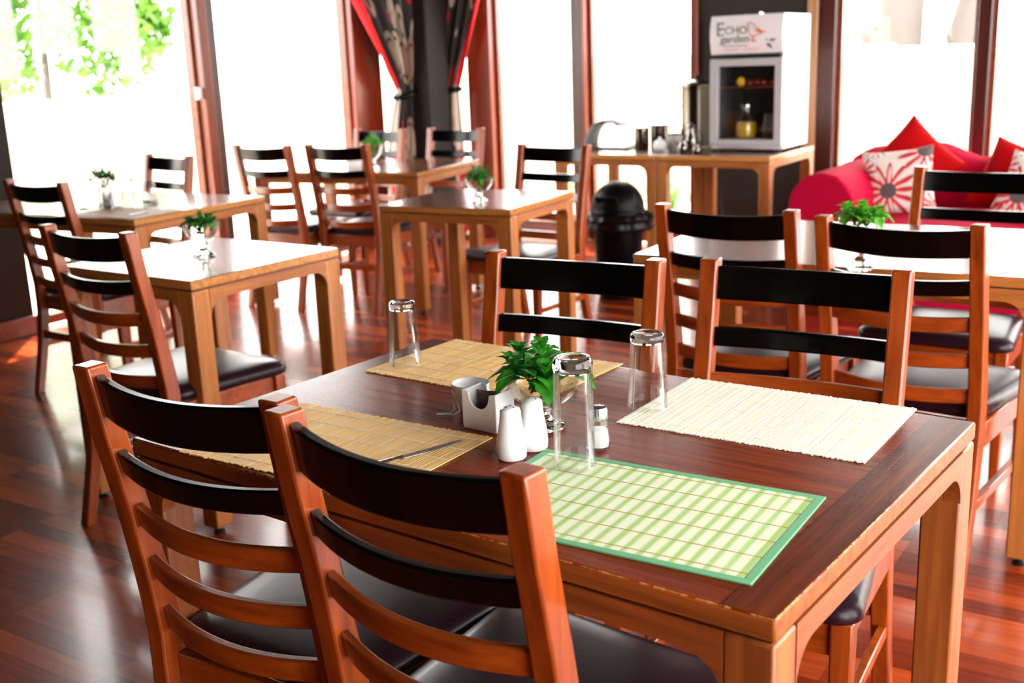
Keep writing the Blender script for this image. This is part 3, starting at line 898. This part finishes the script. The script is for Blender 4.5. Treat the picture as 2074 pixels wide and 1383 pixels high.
def knife(loc, ang, label, L=.205, z=TZ + .0029):
    t = thing('table_knife', label, 'knife', (*loc, z), ang, 'table knives')
    p = [(0, -.006), (.05, -.0085), (.085, -.0075), (.105, -.003), (.11, .002), (.10, .0045), (0, .005)]
    MB().prism(p, lambda q: (q[0], q[1], 0), lambda q: (q[0], q[1], .0014)).obj('blade', 'steel', t, bevel=.0004)
    MB().rings([[(x, wy * math.cos(a * PI / 5), .0022 + .002 * math.sin(a * PI / 5)) for a in range(10)] for x, wy in ((.002, .0045), (-.01, .0045), (-.05, .006), (-.09, .007), (-.096, .005))]).obj('handle', 'chrome', t)
knife((-.968, 1.185), R(70), 'steel table knife lying on the tan mat behind the nearest chairs')
knife((-3.69, 3.0), R(94), 'steel table knife on the brown mat of the far left table')

# far-left table and rear table pieces
def small_holder(loc, label, s=1):
    t = thing('sachet_holder', label, 'holder', (*loc, TZ), R(-5), 'white sachet holders')
    mb = MB()
    for sy in (-1, 1): mb.prism(notch(), lambda q: (q[0], sy * hd, q[1]), lambda q: (q[0], sy * (hd - .004), q[1]))
    for sx in (-1, 1): mb.box((sx * (hw - .002), 0, hh / 2), (.004, 2 * hd - .002, hh))
    mb.box((0, 0, .004), (2 * hw * .96, 2 * hd - .006, .006))
    mb.obj('body', 'ceramic', t, bevel=.0012, ang=30)
small_holder((-4.03, 3.10), 'white ceramic sachet holder beside the mint bowl on the far left table')
small_holder((-4.12, 4.80), 'white ceramic sachet holder on the rear corner table')
t = thing('glass_jar', 'clear glass jar right of the tumblers on the far left table', 'jar', (-3.93, 3.22, TZ))
MB().lathe([(0, .001), (.034, 0), (.036, .004), (.03, .06), (.026, .098), (.0265, .104), (.0245, .104), (.028, .06), (.033, .006), (0, .005)], 32).obj('body', 'thin_glass', t, ang=50)
MB().lathe([(0, .006), (.0325, .0065), (.0318, .018), (0, .018)], 24).obj('contents', 'sachet2', t)
o = MB().lathe([(0, 0), (.01, 0), (.017, .003), (.018, .006), (.012, .005), (0, .003)], 16).obj('tea_spoon', 'steel', loc=(-4.12, 3.02, TZ + .0005))
for v in o.data.vertices: v.co.x *= 1.5
bmx = bmesh.new(); bmx.from_mesh(o.data)
mbx = MB(); mbx.bm.free(); mbx.bm = bmx; mbx.tube([(.02, 0, .004), (.06, .01, .008), (.11, .02, .004)], [.003, .002, .003], 6)
bmx.to_mesh(o.data); bmx.free()
tag(o, 'small spoon at the left end of the brown mat on the far left table', 'spoon')

# ------------------------------------------------------------------ swing-top bin
t = thing('swing_bin', 'black swing-top bin with a bag over its rim, before the sideboard', 'bin', (-2.80, 5.42, 0))
MB().lathe([(0, .004), (.105, 0), (.112, .006), (.140, .42), (.145, .44), (.135, .44), (.105, .02), (0, .02)], 40).obj('body', 'black_plastic', t, ang=50)
MB().lathe([(.1405, .385), (.160, .372), (.172, .395), (.166, .42), (.176, .44), (.165, .458), (.150, .468), (.14, .46)], 72,
           wob=lambda a, z: .004 * math.sin(a * 9 + z * 60) + .003 * math.sin(a * 17 - z * 90) + .022 * max(0, math.cos(a - .55)) ** 6).obj('bag', 'bag', t, ang=25)
prof = [(.150, .462), (.154, .47), (.150, .485)] + [(.146 * math.cos(a * PI / 2 / 14), .49 + .152 * math.sin(a * PI / 2 / 14)) for a in range(14)] + [(0, .642)]
MB().lathe(prof, 40).obj('lid', 'black_plastic', t, ang=60)
MB().box((0, -.128, .535), (.13, .012, .075), Matrix.Rotation(R(24), 3, 'X')).obj('flap', 'black_plastic', t, bevel=.004)

# ------------------------------------------------------------------ fridge with glass door
FX0, FX1, FY0, FY1, FZ0, FZ1 = -2.50, -2.085, 5.97, 6.42, .765, 1.485
t = thing('display_fridge', 'white counter-top display fridge with a glass door and a printed header', 'fridge', ((FX0 + FX1) / 2, (FY0 + FY1) / 2, .7505))
fx, fy, fh = (FX1 - FX0) / 2, (FY1 - FY0) / 2, FZ1 - FZ0
hd_ = .205   # header height
mb = MB()
zb = .0145
mb.box((-fx + .012, .015, zb + fh / 2), (.024, 2 * fy - .03, fh)); mb.box((fx - .012, .015, zb + fh / 2), (.024, 2 * fy - .03, fh))
mb.box((0, fy - .012, zb + fh / 2), (2 * fx - .04, .024, fh)); mb.box((0, .015, zb + .022), (2 * fx - .04, 2 * fy - .03, .044)); mb.box((0, .015, zb + fh - .1), (2 * fx - .04, 2 * fy - .03, .2))
mb.obj('cabinet', 'fridge_white', t, bevel=.006)
mb = MB()
n = 12
poly = [(fy * 0 - fy + .03, fh - hd_ + zb)] + [(-fy + .03 - .035 * math.sin(PI * (.12 + .76 * k / n)), fh - hd_ + zb + hd_ * k / n) for k in range(n + 1)] + [(-fy + .03, fh + zb)]
mb.prism(poly, lambda p: (-fx, p[0], p[1]), lambda p: (fx, p[0], p[1]))
hdr = mb.obj('header', 'fridge_white', t, bevel=.003, ang=25)
MB().box((0, -fy + .018, zb + fh - hd_ - .012), (2 * fx - .02, .028, .02)).obj('gasket', 'black_gasket', t)
dz0, dz1 = zb + .02, zb + fh - hd_ - .024
mb = MB()
for sx in (-1, 1): mb.box((sx * (fx - .021), -fy + .014, (dz0 + dz1) / 2), (.042, .032, dz1 - dz0))
mb.box((0, -fy + .014, dz0 + .017), (2 * fx - .08, .032, .034)); mb.box((0, -fy + .014, dz1 - .02), (2 * fx - .08, .032, .04))
door = mb.obj('door', 'fridge_grey', t, bevel=.003)
MB().box((0, -fy + .012, (dz0 + dz1) / 2), (2 * fx - .08, .006, dz1 - dz0 - .06)).obj('door_glass', 'pane', door, smooth=False)
mb = MB()
mb.box((-fx + .026, .03, (dz0 + dz1) / 2), (.003, 2 * fy - .1, dz1 - dz0)); mb.box((fx - .026, .03, (dz0 + dz1) / 2), (.003, 2 * fy - .1, dz1 - dz0))
mb.box((0, fy - .027, (dz0 + dz1) / 2), (2 * fx - .06, .004, dz1 - dz0)); mb.box((0, .02, dz1 - .002), (2 * fx - .06, 2 * fy - .08, .004)); mb.box((0, .02, zb + .046), (2 * fx - .06, 2 * fy - .08, .004))
mb.obj('liner', 'fridge_inside', t)
sz = zb + .335
mb = MB()
for k in range(9): mb.tube([(-fx + .03, -fy + .05 + k * .042, sz), (fx - .03, -fy + .05 + k * .042, sz)], .0018, 5)
mb.tube([(-fx + .03, -fy + .045, sz), (fx - .03, -fy + .045, sz)], .004, 6)
mb.obj('shelf', 'chrome', t)
for sx in (-1, 1):
    for sy in (-1, 1): MB().lathe([(0, 0), (.014, 0), (.014, .016), (0, .016)], 12, (sx * (fx - .03), sy * (fy - .04), 0)).obj('foot', 'rubber', t)
# printed header: lettering, bird and leaves
def text_obj(body, size, loc, mat, name, shear=0):
    cu = bpy.data.curves.new(name, 'FONT'); cu.body = body; cu.size = size; cu.extrude = .0006; cu.shear = shear
    tmp = bpy.data.objects.new(name, cu); C.objects.link(tmp)
    dg = bpy.context.evaluated_depsgraph_get()
    me = bpy.data.meshes.new_from_object(tmp.evaluated_get(dg))
    C.objects.unlink(tmp); bpy.data.objects.remove(tmp)
    o = bpy.data.objects.new(name, me); C.objects.link(o)
    me.materials.clear(); me.materials.append(M[mat])
    o.parent = hdr; o.location = loc; o.rotation_euler = (R(90), 0, 0)
    return o
yh = -fy - .0062
hz = zb + fh - hd_
text_obj('E', .105, (-fx + .035, yh + .001, hz + .098), 'sign_green', 'lettering')
text_obj('CHO', .058, (-fx + .085, yh, hz + .106), 'sign_green', 'lettering')
text_obj('garden', .060, (-fx + .062, yh, hz + .062), 'sign_green', 'lettering', .1)
MB().box((-fx + .15, yh, hz + .044), (.14, .0012, .004)).obj('underline', 'sign_green', hdr, smooth=False)
for a_, b_ in ((0, 6), (8, 14)):
    mb = MB()
    mb.box((-fx + .09 + (a_ + b_ - 1) / 2 * .0145, yh + .0045, hz + .0225), ((b_ - a_) * .0145, .001, .001))
    for k in range(a_, b_): mb.box((-fx + .09 + k * .0145, yh + .004, hz + .026), (.008, .0012, .007))
    mb.obj('small_print', 'sign_pink', hdr, smooth=False)
mb = MB()
bx, bz = -fx + .250, hz + .115
mb.tube([(bx - .035, yh, bz + .040), (bx - .02, yh, bz + .05), (bx - .005, yh, bz + .044), (bx + .02, yh, bz + .02), (bx + .05, yh, bz + .0), (bx + .075, yh, bz - .004)], .0024, 5)
mb.tube([(bx - .035, yh, bz + .040), (bx - .024, yh, bz + .03), (bx - .03, yh, bz + .005), (bx - .015, yh, bz - .02), (bx + .01, yh, bz - .024), (bx + .04, yh, bz - .012)], .0024, 5)
mb.prism([(bx + .005, bz + .012), (bx + .03, bz + .012), (bx + .06, bz - .004), (bx + .045, bz - .012), (bx + .02, bz + .0)], lambda p: (p[0], yh - .0005, p[1]), lambda p: (p[0], yh + .001, p[1]))
mb.tube([(bx + .0, yh, bz - .024), (bx + .002, yh, bz - .05)], .003, 5)
mb.tube([(bx - .012, yh, bz - .045), (bx + .018, yh, bz - .052)], .003, 5)
mb.obj('bird_drawing', 'sign_orange', hdr)
mb = MB()
for lx, lz, a in ((.080, -.03, 1.1), (.108, -.046, .1), (.092, -.075, -.75)):
    ca, sa = math.cos(a), math.sin(a)
    pts = [(-.022, 0), (-.008, .008), (.008, .007), (.022, 0), (.008, -.007), (-.008, -.008)]
    mb.prism([(bx + lx + ca * p[0] - sa * p[1], bz + lz + sa * p[0] + ca * p[1]) for p in pts], lambda p: (p[0], yh + .003, p[1]), lambda p: (p[0], yh + .0045, p[1]))
mb.obj('leaf_drawing', 'sign_green', hdr)
fc = Vector(t.location)
tag(MB().box((0, 0, .008), (.085, .06, .016)).obj('saucer', 'chrome', bevel=.005, loc=(fc.x - .02, fc.y - .05, .7505 + zb + fh)), 'small shiny dish lying on top of the fridge', 'dish')
# in the fridge
zs = .7505 + sz + .003
def ball(name, mat, loc, r, label, cat, group=None):
    o = MB().lathe([(0, 0)] + [(r * math.sin(a * PI / 12), r - r * math.cos(a * PI / 12)) for a in range(1, 12)] + [(0, 2 * r)], 20).obj(name, mat, loc=loc, ang=180)
    return tag(o, label, cat, group)
ball('lemon', 'lemon', (fc.x - .075, fc.y - .1, zs), .027, 'yellow round fruit on the fridge shelf', 'fruit')
for k in range(5):
    ball('tomato', 'tomato', (fc.x - .018 + k * .044, fc.y - .1 + .01 * (k % 2), zs), .021, ['dark red fruit on the fridge shelf, next to the yellow one', 'second dark red fruit from the yellow one on the fridge shelf', 'middle one of the five dark red fruits on the fridge shelf', 'fourth dark red fruit from the yellow one on the fridge shelf', 'dark red fruit at the right end of the fridge shelf'][k], 'fruit', 'red fruits in the fridge')
zj = .7505 + zb + .0485
t = thing('juice_jug', 'glass jug of yellow juice standing in the fridge', 'jug', (fc.x - .045, fc.y - .09, zj))
MB().lathe([(0, .001), (.05, 0), (.058, .006), (.062, .05), (.058, .1), (.04, .135), (.034, .155), (.036, .175), (.034, .175), (.032, .155), (.038, .133), (.055, .1), (.058, .05), (.054, .008), (0, .008)], 32).obj('body', 'pane', t)
MB().lathe([(0, .0085), (.053, .009), (.0565, .05), (.0545, .095), (0, .096)], 32).obj('juice', 'juice', t)
MB().lathe([(0, .176), (.037, .176), (.037, .19), (0, .192)], 24).obj('lid', 'chrome', t)
t = thing('milk_jug', 'dark clear jug right of the juice in the fridge', 'jug', (fc.x + .085, fc.y - .07, zj))
MB().lathe([(0, .001), (.035, 0), (.042, .006), (.045, .06), (.036, .12), (.038, .14), (.036, .14), (.034, .12), (.042, .06), (.038, .008), (0, .008)], 28).obj('body', 'pane', t)
MB().tube([(.036, 0, .12), (.07, 0, .115), (.075, 0, .07), (.045, 0, .04)], .005, 8).obj('handle', 'steel', t)

# ------------------------------------------------------------------ things on the sideboard
def tin(loc, r, h, label):
    t = thing('canister', label, 'canister', (*loc, TZ), 0, 'steel canisters on the sideboard')
    MB().lathe([(0, .001), (r - .002, 0), (r, .003), (r, h - .006), (0, h - .006)], 36).obj('body', 'tin_steel', t)
    MB().lathe([(0, h - .0055), (r + .0015, h - .0055), (r + .0015, h + .006), (r - .004, h + .011), (0, h + .012)], 36).obj('lid', 'tin_steel', t)
tin((-2.995, 6.12), .044, .115, 'slim shiny steel canister left of the white sugar pot')
tin((-2.965, 6.30), .056, .12, 'wide shiny steel canister behind the white sugar pot')
t = thing('sugar_pot', 'round white lidded sugar pot in front of the wide canister', 'pot', (-2.797, 5.95, TZ))
MB().lathe([(0, .001), (.022, 0), (.034, .01), (.040, .03), (.036, .048), (.033, .052), (0, .052)], 32).obj('body', 'ceramic', t, ang=60)
MB().lathe([(.034, .0525), (.030, .06), (.012, .068), (.007, .071), (.009, .077), (.006, .082), (0, .083)], 32).obj('lid', 'ceramic', t, ang=60)
t = thing('printed_box', 'small grey patterned tin pot between the sugar pot and the urn', 'tin', (-2.735, 6.02, TZ))
MB().lathe([(0, .001), (.037, 0), (.038, .003), (.048, .095), (.046, .095), (.036, .004), (0, .004)], 28).obj('body', 'tin_print', t, ang=50)
MB().lathe([(.048, .092), (.051, .095), (.048, .098), (.045, .095)], 28).obj('rim', 'urn_steel', t)
t = thing('drinks_urn', 'tall shiny steel drinks urn left of the fridge', 'urn', (-2.690, 6.24, TZ))
MB().lathe([(0, .012), (.09, .012), (.093, .0), (.097, .0), (.097, .03), (.094, .04), (.094, .34), (.098, .345), (.098, .355), (0, .355)], 48).obj('body', 'urn_steel', t, ang=30)
MB().lathe([(.098, .356), (.096, .366), (.07, .384), (.03, .392), (0, .393)], 48).obj('lid', 'urn_steel', t, ang=40)
MB().lathe([(0, .392), (.008, .394), (.01, .402), (.016, .408), (.014, .418), (0, .42)], 20).obj('knob', 'black_plastic', t, ang=50)
MB().tube([(-.096, 0, .30), (-.125, -.01, .30), (-.128, -.012, .24), (-.096, 0, .24)], .006, 8).obj('handle', 'black_plastic', t)
mb = MB().tube([(0, -.094, .075), (0, -.135, .075), (0, -.14, .06), (0, -.14, .045)], .009, 10); mb.tube([(0, -.128, .075), (0, -.128, .105)], .006, 8)
mb.obj('tap', 'urn_steel', t)
def cruet(loc, h, r, label):
    t = thing('milk_pot', label, 'pot', (*loc, TZ), 0, 'shiny small pots before the urn')
    MB().lathe([(0, .001), (r * .7, 0), (r, h * .2), (r * .95, h * .45), (r * .5, h * .72), (r * .55, h * .8), (0, h * .82)], 28).obj('body', 'tin_steel', t, ang=60)
    MB().lathe([(r * .5, h * .82), (r * .4, h * .88), (r * .12, h * .92), (r * .22, h * .97), (0, h)], 20).obj('lid', 'tin_steel', t)
    MB().tube([(r * .6, 0, h * .7), (r * 1.5, 0, h * .65), (r * 1.5, 0, h * .3), (r * .95, 0, h * .25)], .004, 6).obj('handle', 'tin_steel', t)
    MB().tube([(-r * .9, 0, h * .35), (-r * 1.4, 0, h * .6), (-r * 1.7, 0, h * .75)], [.008, .006, .004], 8).obj('spout', 'tin_steel', t)
cruet((-2.62, 5.88), .09, .032, 'low shiny pot with a spout at the front edge before the urn')
cruet((-2.635, 6.03), .165, .042, 'taller shiny pot with a spout directly before the urn')
cruet((-2.535, 5.87), .06, .024, 'smallest shiny pot, nearest the fridge corner')
t = thing('bread_rack', 'silver wire bread rack with a curved grey cover on the left sideboard', 'rack', (-3.20, 6.12, TZ))
mb = MB()
mb.box((0, 0, .006), (.29, .2, .01))
mb.obj('tray', 'urn_steel', t, bevel=.004)
mb = MB()
for k in range(8):
    y = -.085 + k * .024
    mb.tube([(-.135 + .27 * i / 14, y, .014 + .15 * math.sin(PI * i / 14)) for i in range(15)], .002, 5)
mb.tube([(-.135, -.09, .014), (.135, -.09, .014), (.135, .09, .014), (-.135, .09, .014)], .0025, 5, closed=True)
mb.obj('wires', 'urn_steel', t)
mb = MB()
mb.grid(16, 1, lambda a, b: (.14 * math.cos(PI - a * PI * .70), -.085 + .17 * b, .014 + .16 * math.sin(a * PI * .72)))
o = mb.obj('cover', 'grey_cover', t); s = o.modifiers.new('solid', 'SOLIDIFY'); s.thickness = .004
tag(MB().tube([(-2.72, 6.93, .78), (-2.80, 6.92, .66), (-2.86, 6.94, .5), (-2.83, 6.95, .36), (-2.80, 6.94, .2), (-2.84, 6.93, .06), (-2.80, 6.9, .008), (-2.7, 6.88, .008)], .005, 8).obj('power_cord', 'cable'), 'dark power cord hanging down the wall under the sideboard', 'cord')

# ------------------------------------------------------------------ sofa with cushions
SX0, SX1, SYF, SYB = -1.90, .45, 5.56, 6.72
t = thing('sofa', 'crimson covered sofa under the right-hand window', 'sofa', ((SX0 + SX1) / 2, 6.1, 0))
sc = Vector(t.location)
def sag(p, k=.012, f=5):
    n = noise.noise(Vector(p) * f); return n * k
def arm(x0, x1, name):
    mb = MB(); rows = []
    for j in range(15):
        y = SYF + (SYB - .1 - SYF) * j / 14
        r = (x1 - x0) / 2; cx = (x0 + x1) / 2; row = []
        sw = 1 + .02 * math.sin(j * 1.1)
        row.append((x1 - .02 - sc.x, y - sc.y, .03)); 
        for k in range(15):
            a = PI * k / 14
            row.append((cx + r * sw * math.cos(a) - sc.x, y - sc.y, .51 + .18 * math.sin(a) + sag((x0, y, k), .01)))
        row.append((x0 + .01 - sc.x, y - sc.y, .03))
        rows.append(row)
    mb.rings(rows)
    for v in mb.bm.verts:
        if v.co.z < .5 and v.co.y < SYF - sc.y + .01: v.co.y += .01 * math.sin(v.co.x * 90)
    return mb.obj(name, 'crimson_cloth', t, bevel=.015, ang=50, seg=3)
arm(SX0, SX0 + .34, 'arm'); arm(SX1 - .34, SX1, 'arm')
mb = MB()
mb.grid(40, 24, lambda a, b: Vector((SX0 + .33 + a * (SX1 - SX0 - .66), SYF - .02 + b * .85, .43 + .012 * math.sin(a * 9) * math.sin(b * 3.1) + .012 * math.sin(b * PI) - .03 * max(0, (.06 - b) / .06) ** 2)) - sc)
o = mb.obj('seat', 'crimson_cloth', t, ang=180); s = o.modifiers.new('solid', 'SOLIDIFY'); s.thickness = .12; s.offset = -1
mb = MB().box((0, SYF + .44 - sc.y, .17), (SX1 - SX0 - .66, .84, .28)); mb.obj('base', 'crimson_cloth', t, bevel=.01)
mb = MB(); rows = []
for i in range(41):
    x = SX0 + .06 + (SX1 - SX0 - .12) * i / 40
    top = .74 + .035 * math.sin(i * .33) + .02 * math.sin(i * .9)
    if i < 6: top -= .03 * (6 - i) / 6 * 2
    row = [(SYB - .30, .36), (SYB - .30, .55), (SYB - .29, top - .08), (SYB - .25, top - .025), (SYB - .19, top), (SYB - .11, top - .01), (SYB - .04, top - .06), (SYB, top - .16), (SYB, .05)]
    rows.append([(x - sc.x, y - sc.y + .012 * math.sin(i * .8 + z * 7), z) for y, z in row])
mb.rings(rows).obj('backrest', 'crimson_cloth', t, ang=60)
def cushion(loc, size, thick, rot, mat, label, group='cushions on the sofa', tilt=-15, roll=0):
    mb = MB(); h = size / 2
    n = 22
    for sgn in (-1, 1):
        def f(a, b):
            x, z = 2 * a - 1, 2 * b - 1
            pin = 1 - .09 * (1 - x * x) * 1 * abs(z) ** 3
            pin2 = 1 - .09 * (1 - z * z) * abs(x) ** 3
            bl = max(0, (1 - x ** 4) * (1 - z ** 4)) ** .55
            return (h * x * pin2, sgn * (thick / 2 * bl + .002) + .004 * noise.noise(Vector((x * 3, z * 3, sgn))), h * z * pin)
        mb.grid(n, n, f)
    bmesh.ops.remove_doubles(mb.bm, verts=mb.bm.verts, dist=.006)
    o = mb.obj('cushion', mat, loc=loc, ang=70)
    o.rotation_euler = (R(tilt), R(roll), R(rot))
    return tag(o, label, 'cushion', group)
cushion((-1.46, 6.30, .655), .40, .13, 4, 'red_cloth', 'plain red cushion standing on its corner behind the floral one', roll=43, tilt=-14)
cushion((-1.46, 6.02, .600), .36, .12, 8, 'floral', 'white cushion with red flowers leaning at the left end of the sofa', roll=-7, tilt=-17)
cushion((-.92, 6.22, .60), .38, .12, -6, 'red_cloth', 'plain red cushion at the right edge of the picture', roll=18, tilt=-24)
cushion((-.80, 5.98, .58), .34, .11, -10, 'floral', 'white and red floral cushion at right behind a chair rail', roll=14, tilt=-20)
